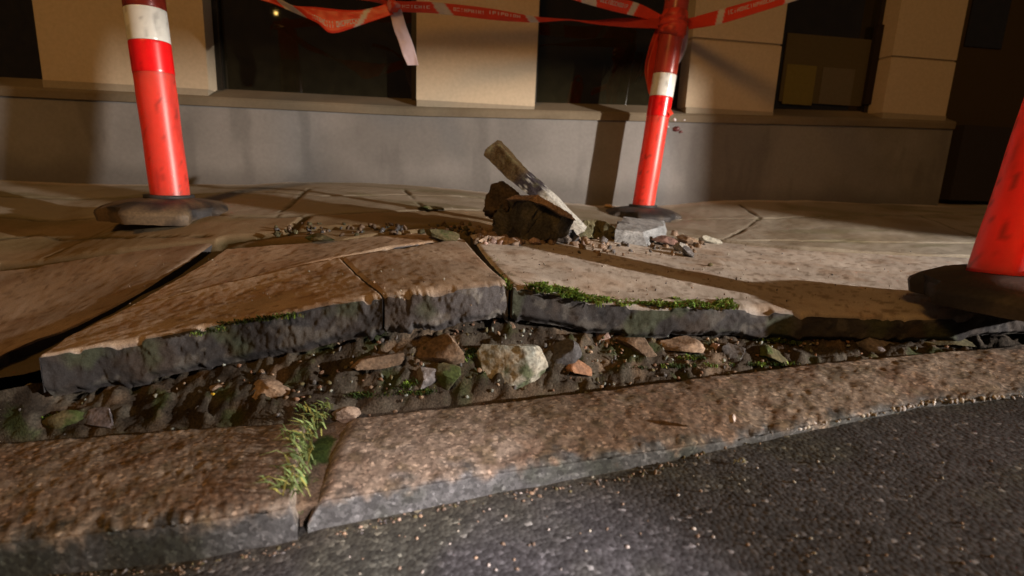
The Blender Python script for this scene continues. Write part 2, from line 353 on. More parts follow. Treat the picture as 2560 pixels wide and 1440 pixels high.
# ---------------------------------------------------------------- heaved front slabs
def slab(near, far, label, seed, lift=0., tone=1., moss=None, n=170, mm=44, tone_f=1., hue=(1, 1, 1)):
    Nr = resample(pv(near), n); Fr = resample(pv(far), n)
    jit = (fbm(Nr*np.array([1, 1, 0]), 14, 3, seed+70)-.5)*.009+(fbm(Nr*np.array([1, 1, 0]), 90, 2, seed+71)-.5)*.0025
    Nr0 = Nr.copy(); Nr = Nr+np.stack([jit*0, jit, jit*0], 1)
    t = np.linspace(0, 1, mm); Gt = Nr[:, None, :]*(1-t[None, :, None])+Fr[:, None, :]*t[None, :, None]
    Gt[..., 2] = zf(Gt[..., 0], Gt[..., 1])+lift+(fbm(Gt, 6, 3, seed)-.5)*.010+(fbm(Gt, 60, 3, seed+2)-.5)*.0035
    bev = np.minimum.reduce(np.broadcast_arrays(np.arange(mm)[None, :]*1., np.arange(n)[:, None]*1., (n-1-np.arange(n))[:, None]*1.))
    Gt[..., 2] -= np.where(bev < 1, .005, np.where(bev < 2, .0012, 0))
    chip = sstep(.50, .68, fbm(Nr, 26, 4, seed+60)); Gt[:, 0, 2] -= .011*chip; Gt[:, 1, 2] -= .005*chip; Gt[:, 0, 1] += .005*chip
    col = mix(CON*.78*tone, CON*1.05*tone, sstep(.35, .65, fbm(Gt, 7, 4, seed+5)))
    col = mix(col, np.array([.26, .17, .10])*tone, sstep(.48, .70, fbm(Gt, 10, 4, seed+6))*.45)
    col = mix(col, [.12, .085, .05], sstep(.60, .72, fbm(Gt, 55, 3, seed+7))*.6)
    col = col*np.asarray(hue)  # hue and low tone paint the left slabs as lit by sodium only
    # front face
    px_th = np.interp(np.linspace(near[0][0], near[-1][0], n), [q[0] for q in TH], [q[1] for q in TH])
    R = 24; tt = np.linspace(0, 1, R)[1:]
    Fs = Gt[:, :1, :]-np.array([0, 0, 1.])*(px_th[:, None, None]*tt[None, :, None])
    Fs[..., 1] += (Nr0[:, 1]-Gt[:, 0, 1])[:, None]*np.minimum(tt*4, 1)[None]
    fn = (fbm(Fs, 16, 3, seed+11)-.5)*.010+(fbm(Fs, 60, 4, seed+12)-.5)*.008+(fbm(Fs, 170, 2, seed+13)-.5)*.004
    under = sstep(.75, 1., tt)[None, :]*.016
    Fs[..., 1] += fn+under; Fs[..., 0] += fn*.3
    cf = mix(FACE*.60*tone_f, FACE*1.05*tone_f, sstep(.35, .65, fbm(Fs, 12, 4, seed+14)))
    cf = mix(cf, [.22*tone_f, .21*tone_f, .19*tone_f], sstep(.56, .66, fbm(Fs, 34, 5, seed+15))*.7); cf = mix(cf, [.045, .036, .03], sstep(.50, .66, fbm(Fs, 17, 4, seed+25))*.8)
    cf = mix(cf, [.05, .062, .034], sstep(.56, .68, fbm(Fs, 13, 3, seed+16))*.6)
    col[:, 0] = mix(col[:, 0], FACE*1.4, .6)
    # back, left and right sides
    Bs = Gt[:, -1:, :]-np.array([0, 0, .07])
    Ls = Gt[:1, :, :]-np.array([0, 0, .065]); Rs = Gt[-1:, :, :]-np.array([0, 0, .065])
    V = Gt.reshape(-1, 3); C = col.reshape(-1, 3); Fc = [gridfaces(n, mm)]
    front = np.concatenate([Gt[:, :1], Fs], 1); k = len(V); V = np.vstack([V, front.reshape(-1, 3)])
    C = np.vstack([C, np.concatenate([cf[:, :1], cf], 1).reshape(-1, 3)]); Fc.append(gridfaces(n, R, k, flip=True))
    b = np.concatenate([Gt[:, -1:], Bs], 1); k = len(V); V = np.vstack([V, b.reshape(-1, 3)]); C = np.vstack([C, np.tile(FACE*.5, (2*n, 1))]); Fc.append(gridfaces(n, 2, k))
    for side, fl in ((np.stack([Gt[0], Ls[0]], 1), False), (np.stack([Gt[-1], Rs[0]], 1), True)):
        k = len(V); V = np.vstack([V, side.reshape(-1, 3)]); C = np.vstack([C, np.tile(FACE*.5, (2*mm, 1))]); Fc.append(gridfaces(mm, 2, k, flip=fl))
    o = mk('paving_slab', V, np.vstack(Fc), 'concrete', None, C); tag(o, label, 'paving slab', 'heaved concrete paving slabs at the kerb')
    return Nr, Fr
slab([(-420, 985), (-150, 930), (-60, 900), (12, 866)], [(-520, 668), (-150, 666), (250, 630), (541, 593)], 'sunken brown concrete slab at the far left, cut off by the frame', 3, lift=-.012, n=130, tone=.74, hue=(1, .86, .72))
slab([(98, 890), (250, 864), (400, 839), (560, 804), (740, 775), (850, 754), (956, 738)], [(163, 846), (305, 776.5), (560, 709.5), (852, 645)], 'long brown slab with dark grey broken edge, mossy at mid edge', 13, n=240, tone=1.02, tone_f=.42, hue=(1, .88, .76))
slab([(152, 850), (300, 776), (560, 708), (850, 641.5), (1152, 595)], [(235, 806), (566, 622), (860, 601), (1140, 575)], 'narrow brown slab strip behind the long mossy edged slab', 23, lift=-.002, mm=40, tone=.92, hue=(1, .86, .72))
slab([(962, 737), (1080, 724), (1180, 716), (1272, 709)], [(858, 644.5), (1010, 620), (1162, 598)], 'small brown cracked slab at the top of the heave', 33, n=110, tone_f=.80, hue=(1, .90, .80))
slab([(1283, 712), (1345, 723), (1430, 742), (1500, 756), (1700, 763), (1900, 772), (2150, 790), (2400, 793), (2800, 797)], [(1176, 586), (1330, 596), (1480, 598), (1760, 601), (2000, 625), (2300, 640), (2900, 660)], 'large pale tan slab with green moss along its front edge', 43, n=330, mm=60, tone=1.10, tone_f=.42)

# ---------------------------------------------------------------- stones and rubble
def rock(n_sub, size, seed, rot=(0, 0, 0), chop=9, rough=.06, lo=.42, hi=.78):
    bm = bmesh.new(); bmesh.ops.create_icosphere(bm, subdivisions=n_sub, radius=1)
    V = np.array([v.co[:] for v in bm.verts]); Fc = [[v.index for v in f.verts] for f in bm.faces]; bm.free()
    g = np.random.default_rng(seed)
    for k in range(chop):
        n = g.normal(size=3); n /= np.linalg.norm(n); d = g.uniform(lo, hi); s = V@n; V = V-np.clip(s-d, 0, None)[:, None]*n
    V = V/np.abs(V).max(0)
    V = V*(1+rough*2*(fbm(V+seed, 2.5, 4, seed)-.5)[:, None]+rough*1.0*(fbm(V+seed, 9, 3, seed+1)-.5)[:, None])
    V = V*np.asarray(size)
    R = np.array(Matrix.Rotation(rot[2], 3, 'Z') @ Matrix.Rotation(rot[1], 3, 'Y') @ Matrix.Rotation(rot[0], 3, 'X'))
    return V@R.T, Fc
def rockcol(V, a, b, seed, moss=0.):
    c = mix(a, b, sstep(.35, .65, fbm(V, 30, 4, seed))); c = mix(c, np.asarray(a)*.35, sstep(.58, .68, fbm(V, 70, 3, seed+1))*.6)
    if moss: c = mix(c, MOSS*.85, sstep(.64-.22*moss, .76-.22*moss, fbm(V, 30, 4, seed+2))*.8)
    return c
def bank_pt(px, py):
    best = None
    for t in np.linspace(-.05, 1.1, 80):
        for _ in range(1):
            pass
        x = (px-1280)/F*1.05
        for _ in range(6):
            y, z = bank(x, max(t, 0)); r = ray(px, py); q = CAM+r*y/r[1]; x = q[0]
        g = abs(q[2]-z)
        if best is None or g < best[0]: best = (g, np.array([q[0], y, z]))
    return best[1]
def stone(px, py, wpx, hpx, a, b, label, seed, dr=.8, rot=0., up=0., moss=0., name='stone', cat='stone', grp='stones exposed in the gap under the slabs', chop=9, tilt=0., sub=4, where='bank', rough=.11):
    p = bank_pt(px, py) if where == 'bank' else (at_road(px, py, .05) if where == 'kerb' else on_pave(px, py+(hpx*.42 if up < 1 else hpx*(up*.5+.4))))
    d = (p-CAM)@fwd
    if where == 'pave': p = at_depth(px, py, d); up = 0
    k = d/F; sx, sz = wpx*k/2, hpx*k/2
    p = p+np.array([0, .0, (up-(.28 if where == 'bank' else 0))*sz])
    if where == 'bank': a, b = np.asarray(a)*.82, np.asarray(b)*.82
    shp = .55
    V, Fc = rock(sub, (sx, sx*dr if dr < 5 else dr, sz), seed, (tilt, rot, 0), chop, rough)
    o = mk(name, V+p, Fc, 'stone', None, rockcol(V+p, a, b, seed, moss), True, origin=p); o.data.set_sharp_from_angle(angle=shp); tag(o, label, cat, grp); return o
PALE = ([.42, .40, .33], [.30, .33, .30]); BRN = ([.24, .17, .115], [.16, .115, .08]); GRY = ([.14, .135, .135], [.09, .09, .095]); TAN = ([.38, .28, .20], [.27, .20, .15]); PINK = ([.42, .30, .26], [.33, .24, .21]); RUST = ([.40, .22, .13], [.25, .15, .10]); OLV = ([.13, .115, .06], [.09, .085, .045])
stone(1262, 884, 205, 165, *PALE, 'large pale greenish concrete lump under the middle of the heave', 101, .55, .12, 0, .15, chop=7, sub=5)
stone(1112, 862, 150, 85, *BRN, 'flat brown lump left of the large pale lump', 102, .7, -.15)
stone(1064, 940, 66, 66, [.24, .23, .235], [.18, .17, .18], 'small square grey stone left of the large pale lump', 103, .8, .1)
stone(1128, 925, 88, 92, *OLV, 'dark mossy lump against the left of the large pale lump', 104, .8, .3, moss=.9)
stone(1405, 872, 112, 100, *GRY, 'dark grey rough stone right of the large pale lump', 105, .8, .5)
stone(1455, 918, 95, 45, *RUST, 'crumbling rust orange brick piece in the gap', 106, .8, .1)
stone(1512, 842, 44, 68, *PINK, 'upright pale pink stone chip below the mossy edge', 107, .6, -.35)
stone(1592, 858, 120, 66, *BRN, 'brown flat stone beside the pink chip', 108, .7, .15)
stone(1708, 858, 130, 54, *TAN, 'long tan stone under the pale slab', 109, .7, .06)
stone(1789, 866, 27, 34, *PINK, 'pale pebble at the end of the long tan stone', 110, .8)
stone(1836, 878, 80, 52, *GRY, 'grey stone with lichen right of the pale pebble', 111, .8, .4, moss=.2)
stone(1932, 884, 90, 48, *OLV, 'mossy green stone where the gap narrows', 112, .8, .2, moss=.6)
stone(2200, 858, 116, 62, [.24, .22, .23], [.15, .14, .145], 'purplish grey stone under the right slab end', 113, .6, .25)
stone(2350, 852, 150, 40, *OLV, 'flat olive clod near the right bollard', 114, .6, -.1, moss=.3)
stone(668, 968, 128, 46, *TAN, 'pale flat stone in the left part of the gap', 115, .6, .14)
stone(548, 962, 50, 28, *TAN, 'small tan pebble next to the pale flat stone', 116, .8)
stone(262, 1046, 130, 66, [.15, .13, .135], [.10, .09, .095], 'dark purplish flat stone behind the left kerb', 117, .5, .05)
stone(160, 1042, 110, 52, *OLV, 'mossy green stone behind the left kerb', 118, .5, -.1, moss=1.)
stone(950, 890, 130, 46, *BRN, 'low brown clod below the small cracked slab', 119, .8, -.2)
stone(866, 1036, 66, 62, [.25, .19, .145], [.2, .15, .12], 'tan mud clod at the end of the right kerb stone', 124, 1., .5, where='kerb', cat='clod')
stone(1829, 1048, 24, 26, [.55, .46, .42], [.48, .40, .36], 'white pebble on the right kerb stone', 125, .8, where='kerb', sub=3, grp='loose pebbles')
stone(1238, 812, 20, 58, *RUST, 'thin reddish chip standing under the slab joint', 126, .6, -.1, cat='chip')
stone(1272, 816, 34, 34, *TAN, 'tan chip wedged under the slab joint', 127, .6, .5, cat='chip')
stone(84, 975, 42, 56, [.36, .30, .20], [.28, .24, .16], 'beige upright chip at the corner of the sunken slab', 128, .5, -.1, cat='chip')
stone(535, 985, 20, 12, [.65, .45, .05], [.6, .4, .04], 'tiny yellow scrap in the gap', 129, .8, sub=2, cat='litter', name='yellow_scrap', grp=None)

# grey wedge at the left edge of the frame
p = np.array([at_road(-160, 1010, .05), at_road(86, 1000, .06), at_road(70, 1030, .055), at_road(0, 1088, .05), at_road(-200, 1180, .05)])
mb = MB(); n5 = len(p); top = p+np.array([0, 0, .030]); bot = p-np.array([0, 0, .05])
mb.add(np.vstack([bot, top]), [tuple(range(n5, 2*n5))[::-1], tuple(range(n5))]+[(i, (i+1) % n5, n5+(i+1) % n5, n5+i) for i in range(n5)], [.17, .17, .18])
o = mb.build('stone_block', 'stone'); tag(o, 'smooth grey block wedged against the left kerb, cut by the frame', 'stone block')
bv = o.modifiers.new('b', 'BEVEL'); bv.width = .006; bv.segments = 2

# small gravel: uncountable
mb = MB(); g = np.random.default_rng(5)
def bits(fn, num, smin, smax, cols):
    for i in range(num):
        p = fn(); s = g.uniform(smin, smax)**1.0; V, Fc = rock(1, (s, s*g.uniform(.6, 1), s*g.uniform(.4, .8)), int(g.integers(1e6)), (g.uniform(0, 3), g.uniform(0, 3), 0), 5, .1)
        c = np.asarray(cols[g.integers(len(cols))])*g.uniform(.6, 1.25); mb.add(V+p, Fc, c*.8)
def f_bank():
    x = g.normal(.12, .40); t = g.beta(1.6, 1.6); y, z = bank(x, t); return np.array([x, y, z+.004])
bits(f_bank, 420, .002, .0065, [TAN[0], BRN[0], GRY[0], PALE[1], OLV[0], RUST[1]])
def f_px(x0, x1, y0, y1):
    def f(): return on_pave(g.uniform(x0, x1), g.uniform(y0, y1))+np.array([0, 0, .003])
    return f
bits(f_px(1190, 1460, 575, 614), 60, .010, .022, [TAN[0], TAN[1], BRN[0], PINK[1]])
bits(f_px(1440, 1760, 588, 625), 30, .009, .020, [TAN[1], GRY[0], BRN[0]])
bits(f_px(1190, 1440, 570, 612), 130, .003, .011, [TAN[0], PINK[0], TAN[1], BRN[0]])
bits(f_px(1440, 1760, 590, 640), 90, .003, .010, [TAN[0], GRY[0], BRN[0]])
bits(f_px(690, 1190, 560, 590), 90, .004, .013, [GRY[1], OLV[1], BRN[1]])
bits(f_px(1300, 2300, 600, 760), 120, .0012, .0035, [GRY[0], TAN[0], PALE[0], BRN[1]])
bits(f_px(300, 1270, 640, 780), 40, .0012, .003, [TAN[0], PALE[0], BRN[1]])
def f_road(): 
    p = at_road(g.uniform(850, 2500), g.uniform(1130, 1440)); return p+np.array([0, 0, .001])
bits(f_road, 150, .0012, .0032, [TAN[0], PALE[0], TAN[1], [.5, .46, .42]])
def f_gut():
    px = g.uniform(-50, 1900); return at_road(px, np.interp(px, [0, 400, 700, 1000, 1240, 1560, 1850], [1440, 1425, 1370, 1287, 1234, 1192, 1098])+abs(g.normal())*9, .002)
bits(f_gut, 260, .0012, .004, [BRN[1], OLV[0], GRY[0], BRN[0], TAN[1]])
def f_lip():
    px = g.uniform(1780, 2560); return at_road(px, np.interp(px, [1780, 1850, 2300, 2560], [1106, 1094, 1010, 985])+g.uniform(-5, 6), .008)
bits(f_lip, 170, .002, .006, [[.6, .57, .54], [.45, .42, .40], [.5, .45, .36]])  # pale bits stand in for bright glints along the kerb lip
o = mb.build('gravel', 'stone', smooth=True); tag(o, 'small loose crumbs of stone strewn over the gap and paving', 'gravel', kind='stuff')

# ---------------------------------------------------------------- broken pieces on the pavement
def prism(name, front, back, mt, c, label, cat, bev=.004, group=None, seed=0, sub=4):
    """closed solid between two outlines of world points, chipped by noise"""
    f = np.asarray(front); b = np.asarray(back); n = len(f); o0 = f.mean(0)
    bm = bmesh.new(); vf = [bm.verts.new(v) for v in f]; vb = [bm.verts.new(v) for v in b]
    bm.faces.new(vf); bm.faces.new(vb[::-1])
    for i in range(n): bm.faces.new((vf[i], vb[i], vb[(i+1) % n], vf[(i+1) % n]))
    bmesh.ops.recalc_face_normals(bm, faces=bm.faces[:])
    bmesh.ops.triangulate(bm, faces=bm.faces[:]); bmesh.ops.subdivide_edges(bm, edges=bm.edges[:], cuts=sub, use_grid_fill=True)
    bmesh.ops.subdivide_edges(bm, edges=bm.edges[:], cuts=1, use_grid_fill=True)
    bm.verts.ensure_lookup_table(); V = np.array([v.co[:] for v in bm.verts]); Nn = np.array([v.normal[:] for v in bm.verts])
    Fc = [[v.index for v in q.verts] for q in bm.faces]; bm.free()
    V = V+Nn*((fbm(V, 45, 4, seed)-.5)*bev*2.5+(fbm(V, 160, 2, seed+1)-.5)*bev)[:, None]
    col = c(V) if callable(c) else rockcol(V, c[0], c[1], seed)
    o = mk(name, V, Fc, mt, None, col, True, origin=o0); tag(o, label, cat, group)
    o.data.set_sharp_from_angle(angle=.9) if hasattr(o.data, 'set_sharp_from_angle') else None
    return o
base = on_pave(1438, 600)
ds = (base-CAM)@fwd
def dd(px, py, dz=0.): return at_depth(px, py, ds+dz)
fr = [dd(1209, 388, .16), dd(1214, 374, .16), dd(1234, 357, .16), dd(1245, 360, .16), dd(1300, 422, .10), dd(1372, 486, .05), dd(1462, 578, 0), dd(1440, 590, 0), dd(1425, 580, 0), dd(1340, 500, .05), dd(1270, 448, .10)]
back = [q+np.array([.012, .028, .012]) for q in fr]
def shard_col(V):
    u = (V-np.array(fr[2]))@(np.array(fr[6])-np.array(fr[2]))/np.linalg.norm(np.array(fr[6])-np.array(fr[2]))**2
    u = u+(fbm(V, 40, 3, 3)-.5)*.12
    c = mix([.075, .050, .020], [.035, .030, .036], sstep(.33, .40, u)); c = mix(c, [.42, .43, .40], sstep(.56, .62, u))
    c = mix(c, [.40, .42, .40], sstep(.66, .72, fbm(V, 90, 3, 8))*((u < .58) & (u > .34)))
    return mix(c, [.13, .13, .06], sstep(.6, .7, fbm(V, 60, 3, 18))*.4)
prism('concrete_shard', fr, back, 'stone', shard_col, 'long broken concrete shard leaning up out of the rubble pile', 'concrete shard', .003, seed=61)
RG = 'broken chunks on the pavement'
def jag(px, dref, depth, cols, label, name, cat, seed, bev=.008):
    d = (on_pave(*dref)-CAM)@fwd
    a_ = [at_depth(x, y, d+.02*((i*7) % 3-1)) for i, (x, y) in enumerate(px)]
    c_ = np.mean(a_, 0); b_ = [c_+(q-c_)*.82+np.array([.01, depth, -.012]) for q in a_]
    return prism(name, a_, b_, 'stone', cols, label, cat, bev, RG, seed)
jag([(1234, 592), (1232, 540), (1262, 505), (1290, 492), (1345, 494), (1372, 512), (1412, 530), (1436, 548), (1424, 588), (1366, 604), (1300, 606)], (1330, 604), .10, ([.085, .080, .060], [.040, .040, .038]), 'large dark jagged chunk the leaning shard rests on', 'concrete_chunk', 'chunk', 201, .012)
jag([(1208, 528), (1214, 488), (1236, 456), (1256, 452), (1288, 474), (1306, 498), (1270, 520), (1250, 548), (1222, 546)], (1250, 590), .08, ([.085, .062, .036], [.05, .038, .026]), 'brown jagged chunk behind the dark chunk', 'concrete_chunk', 'chunk', 202, .008)
jag([(1262, 498), (1288, 487), (1345, 488), (1382, 508), (1430, 536), (1440, 552), (1400, 536), (1360, 512), (1320, 500)], (1330, 609), .05, ([.34, .23, .15], [.20, .14, .10]), 'thin orange crust on top of the dark chunk', 'crust_fragment', 'crust', 203, .003)
jag([(1448, 590), (1456, 556), (1490, 548), (1530, 560), (1544, 588), (1500, 600)], (1500, 598), .09, OLV, 'dark mossy clod between shard and grey block', 'clod', 'clod', 207, .014)
jag([(1196, 602), (1220, 588), (1262, 592), (1300, 602), (1270, 612), (1222, 612)], (1250, 612), .05, TAN, 'low tan flake at the left foot of the rubble pile', 'flat_fragment', 'fragment', 221, .006)
jag([(1392, 604), (1400, 580), (1432, 574), (1448, 592), (1430, 606)], (1420, 606), .04, GRY, 'small grey broken piece in front of the shard foot', 'flat_fragment', 'fragment', 222, .008)
stone(1368, 566, 16, 42, [.62, .58, .55], [.52, .48, .46], 'white chip standing in front of the dark chunk', 204, .7, .05, where='pave', grp=RG, cat='chip', name='white_chip', chop=5, sub=3, up=.6)
stone(1400, 585, 64, 46, [.17, .14, .11], [.10, .085, .075], 'crumbling grey piece at the foot of the shard', 205, .8, .3, where='pave', grp=RG, cat='chunk', name='concrete_chunk', rough=.14)
stone(1338, 602, 30, 22, *PINK, 'pink crumb at the front of the rubble pile', 206, .8, where='pave', grp=RG, cat='crumb', name='crumb', sub=3)
q = [on_pave(1536, 606), on_pave(1618, 616), on_pave(1664, 588), on_pave(1668, 578), on_pave(1560, 574)]
tp = [at_depth(1538, 572, (q[0]-CAM)@fwd), at_depth(1606, 580, (q[1]-CAM)@fwd), at_depth(1660, 564, (q[2]-CAM)@fwd), at_depth(1660, 552, (q[3]-CAM)@fwd), at_depth(1560, 542, (q[4]-CAM)@fwd)]
prism('concrete_block', tp, q, 'stone', ([.30, .315, .32], [.20, .21, .215]), 'pale bluish grey block propping the middle bollard base', 'concrete block', .004, seed=66)
stone(1570, 566, 58, 20, *GRY, 'dark wedge lying on the pale grey block', 208, .8, .35, where='pave', grp=RG, cat='chip', name='dark_wedge', up=1.6)
stone(1660, 602, 70, 26, [.20, .12, .10], [.14, .09, .075], 'flat reddish fragment beside the pale grey block', 209, .9, .1, where='pave', grp=RG, cat='fragment', name='flat_fragment')
stone(1712, 600, 72, 24, *BRN, 'flat brown fragment right of the reddish one', 210, .9, .2, where='pave', grp=RG, cat='fragment', name='flat_fragment')
stone(1700, 618, 50, 26, [.34, .33, .31], [.25, .24, .22], 'grey flake in front of the flat brown fragment', 211, .9, .3, where='pave', grp=RG, cat='fragment', name='flat_fragment')
stone(1718, 630, 44, 26, *GRY, 'dark pointed fragment nearest the shaded strip', 212, .9, .6, where='pave', grp=RG, cat='fragment', name='flat_fragment')
stone(1775, 600, 58, 20, [.42, .42, .36], [.36, .36, .30], 'pale flake at the right end of the rubble', 213, .9, .2, where='pave', grp=RG, cat='fragment', name='flat_fragment')
stone(1776, 662, 16, 12, *OLV, 'dark crumb alone on the pale slab', 214, .8, where='pave', grp=RG, cat='crumb', name='crumb', sub=2)
stone(808, 596, 90, 22, *OLV, 'dark clod lying in the crack left of the heave', 215, .8, .1, where='pave', grp=RG, cat='clod', name='clod', moss=.3)
stone(1075, 520, 70, 14, *OLV, 'dark clod on the paving left of the chunks', 216, .8, .1, where='pave', grp=RG, cat='clod', name='clod', moss=.3)
stone(1105, 588, 90, 26, *OLV, 'dark clod at the top corner of the heave', 217, .8, .1, where='pave', grp=RG, cat='clod', name='clod', moss=.4)
# crumpled can by the wall
p = at_wall(1524, 489, .06); p[2] = zf(p[0], p[1])+.012
V, Fc = rock(3, (.032, .016, .014), 9, (0, .1, .3), 6, .2); o = mk('crumpled_wrapper', V+p, Fc, 'band', None, mix([.45, .30, .20], [.75, .55, .25], sstep(.45, .6, fbm(V, 50, 3, 4))), True, origin=p); tag(o, 'small shiny crumpled wrapper at the foot of the wall', 'litter')

# ---------------------------------------------------------------- bollards
def tube(mb, A, B, rad, c, seg=28, rings=None, colf=None):
    A = np.asarray(A); B = np.asarray(B); ax = (B-A)/np.linalg.norm(B-A); u = np.cross(ax, [0, 1, 0.]); u /= np.linalg.norm(u); v = np.cross(ax, u)
    pr = rad if isinstance(rad, list) else [(0, rad), (1, rad)]
    th = np.linspace(0, 2*math.pi, seg, endpoint=False); V = []
    for t, r in pr: V.append(A+(B-A)*t+r*(np.cos(th)[:, None]*u+np.sin(th)[:, None]*v))
    V = np.stack(V, 1); k = len(pr); Fc = [f for f in gridfaces(seg, k, wrapu=True)]
    Fc.append(tuple(i*k+k-1 for i in range(seg))); Fc.append(tuple(i*k for i in range(seg))[::-1])
    Vf = V.reshape(-1, 3); mb.add(Vf, Fc, colf(Vf) if colf else c)
def bollard(bpx, tpx, depth, D, bands, label, slot_px, seed, base_px=None, base_rot=0.):
    A = at_depth(*bpx, depth); Bq = at_y(*tpx, A[1]+.02); ax = Bq-A; ax /= np.linalg.norm(ax)
    def tpar(px, py): q = at_y(px, py, A[1]+.01); return float((q-A)@ax)
    root = empty('bollard', A); tag(root, label, 'bollard', 'red plastic bollards around the damage')
    r = D/2; H = 1.05
    # post in one piece, scuffed
    ks = np.linspace(0, H, 90); prof = [(k/H, r*(1.0+.014*math.sin(k*23+seed)*math.sin(k*7.1))) for k in ks]; prof[-1] = (1, r*.8)
    def pc(V):
        c = np.tile(np.array([.84, .068, .045] if seed < 320 else [.92, .060, .055]), (len(V), 1))
        c = mix(c, [.35, .03, .025], sstep(.55, .72, fbm(V*np.array([1, 1, .25]), 28, 4, seed))*.45)
        return mix(c, [.15, .03, .02], sstep(.66, .74, fbm(V, 60, 4, seed+4))*.55)
    mb = MB(); tube(mb, A-ax*.01, A+ax*H, prof, None, 40, colf=pc); mb.build('post', 'post', root, True)
    for kind, p0, p1 in bands:
        t0, t1 = tpar(*p0), tpar(*p1)
        mb = MB(); n = 14
        colr = {'white': np.array([.78, .80, .74]), 'red': np.array([.85, .008, .010]), 'dark': np.array([.42, .045, .025] if seed == 311 else [.22, .022, .012])}[kind]
        def bc(V):
            c = np.tile(colr, (len(V), 1)); return mix(c, colr*.45, sstep(.60, .72, fbm(V*np.array([1, 1, .4]), 50, 4, seed+9))*.7)
        tube(mb, A+ax*t1, A+ax*t0, [(0, r+.0012)]+[(k, r+.0015) for k in np.linspace(.01, .99, n)]+[(1, r+.0012)], None, 40, colf=bc)
        mb.build('reflective_band' if kind != 'dark' else 'shade_band', 'band', root, True)  # the dark kind paints the unlit post above the headlight cutoff
    for (p0, p1) in slot_px:
        q0, q1 = at_depth(*p0, depth), at_depth(*p1, depth)
        t0, t1 = (q0-A)@ax, (q1-A)@ax; sgn = q0-(A+ax*t0); side = sgn/np.linalg.norm(sgn)*min(np.linalg.norm(sgn), r*.95)
        yoff = -math.sqrt(max(r*r-np.linalg.norm(side)**2, 1e-8))
        a0, a1 = A+ax*t0+side+np.array([0, yoff-.001, 0]), A+ax*t1+side+np.array([0, yoff-.001, 0])
        mb = MB(); tube(mb, a0, a1, [(0, .001), (.06, .005), (.5, .006), (.94, .005), (1, .001)], [.5, .02, .02], 10); mb.build('slot', 'post', root, True)
    # handle loop on top
    mb = MB(); T = A+ax*H; side = np.cross(ax, [0, 1, 0.]); arc = [T+side*r*.6*math.cos(a)+ax*.06*math.sin(a) for a in np.linspace(0, math.pi, 9)]
    for i in range(8): tube(mb, arc[i], arc[i+1], .011, [.7, .05, .03], 10)
    mb.build('handle', 'post', root, True)
    # rubber foot: low eight-sided dome with hand holes
    Rb = D*(1.78 if seed < 320 else 1.66); Bc = A.copy()
    if base_px is not None: Bc = at_depth(*base_px, depth)
    mb = MB(); hb = .044*D/.12
    seg = 64; prof = [(0, Rb*.97, -.024), (0, Rb, .004), (0, Rb*.985, .014), (0, Rb*.90, hb*.60), (0, Rb*.72, hb*.92), (0, Rb*.45, hb*1.12), (0, r*1.25, hb*1.2), (0, r*1.1, hb*1.2)]
    V = []
    for i in range(seg):
        th = 2*math.pi*i/seg+base_rot; oct8 = math.cos(math.pi/8)/math.cos(((th-base_rot+math.pi/8) % (math.pi/4))-math.pi/8)
        for _, rr, z in prof:
            k = rr*(.35+.65*oct8) if rr > r*2 else rr
            notch = 0
            a8 = (th-base_rot) % (math.pi/2)
            if abs(a8-math.pi/4) < .24 and z < hb*.55 and rr > Rb*.8: k -= .022*D/.12
            V.append(Bc+np.array([k*math.cos(th), k*math.sin(th), z-hb*.6]))
    V = np.array(V); V[:, 2] += (fbm(V, 16, 3, seed)-.5)*.012; V[:, :2] += ((fbm(V, 20, 3, seed+2)-.5)*.012)[:, None]; Fc = list(gridfaces(seg, len(prof), wrapu=True)); Fc.append(tuple(i*len(prof)+len(prof)-1 for i in range(seg))); Fc.append(tuple(i*len(prof) for i in range(seg))[::-1])
    c = mix([.022, .020, .020], [.12, .085, .05] if seed == 301 else [.06, .05, .04], sstep(.42, .62, fbm(V, 17, 4, seed+30)))
    mb.add(V, Fc, c); b = mb.build('rubber_base', 'rubber', root, True); b.data.set_sharp_from_angle(angle=.7)
    mb = MB(); tube(mb, Bc+np.array([0, 0, hb*.5]), Bc+np.array([0, 0, hb*.8]), r*1.28, [.03, .028, .028], 32); mb.build('collar', 'rubber', root, True)
    return root, A, ax, r
b1 = bollard((427, 492), (361, 10), 1.98, .125, [('dark', (361, -150), (362, 22)), ('white', (362, 24), (368, 107)), ('red', (368, 108), (377, 186))], 'left bollard with a white and a red band on a brown rubber foot', [((436, 350), (446, 405))], 301, (425, 512), .3)
b2 = bollard((1608, 514), (1683, 60), 3.0, .119, [('dark', (1695, -10), (1672, 186)), ('white', (1663, 187), (1656, 243)), ('red', (1656, 244), (1648, 293))], 'middle bollard by the wall wrapped in drooping red tape', [((1606, 410), (1600, 455))], 311, (1606, 528), .1)
b3 = bollard((2507, 682), (2693, 150), 1.22, .128, [('red', (2727, 50), (2700, 120)), ('white', (2755, -30), (2728, 48))], 'nearest bollard at the right, cut off by the frame', [((2566, 510), (2537, 610))], 321, (2562, 708), .5)
# torn white label on the right bollard foot
p = at_depth(2556, 684, 1.16); mb = MB()
mb.hexa([p+np.array(v) for v in [(-.006, 0, -.02), (.03, .004, -.02), (.03, .006, -.02), (-.006, .002, -.02), (.002, 0, .022), (.03, .004, .03), (.03, .006, .03), (.002, .002, .022)]], [.8, .8, .78])
o = mb.build('white_sticker', 'band', None, False, origin=p); tag(o, 'white torn sticker at the foot of the right bollard post', 'sticker')

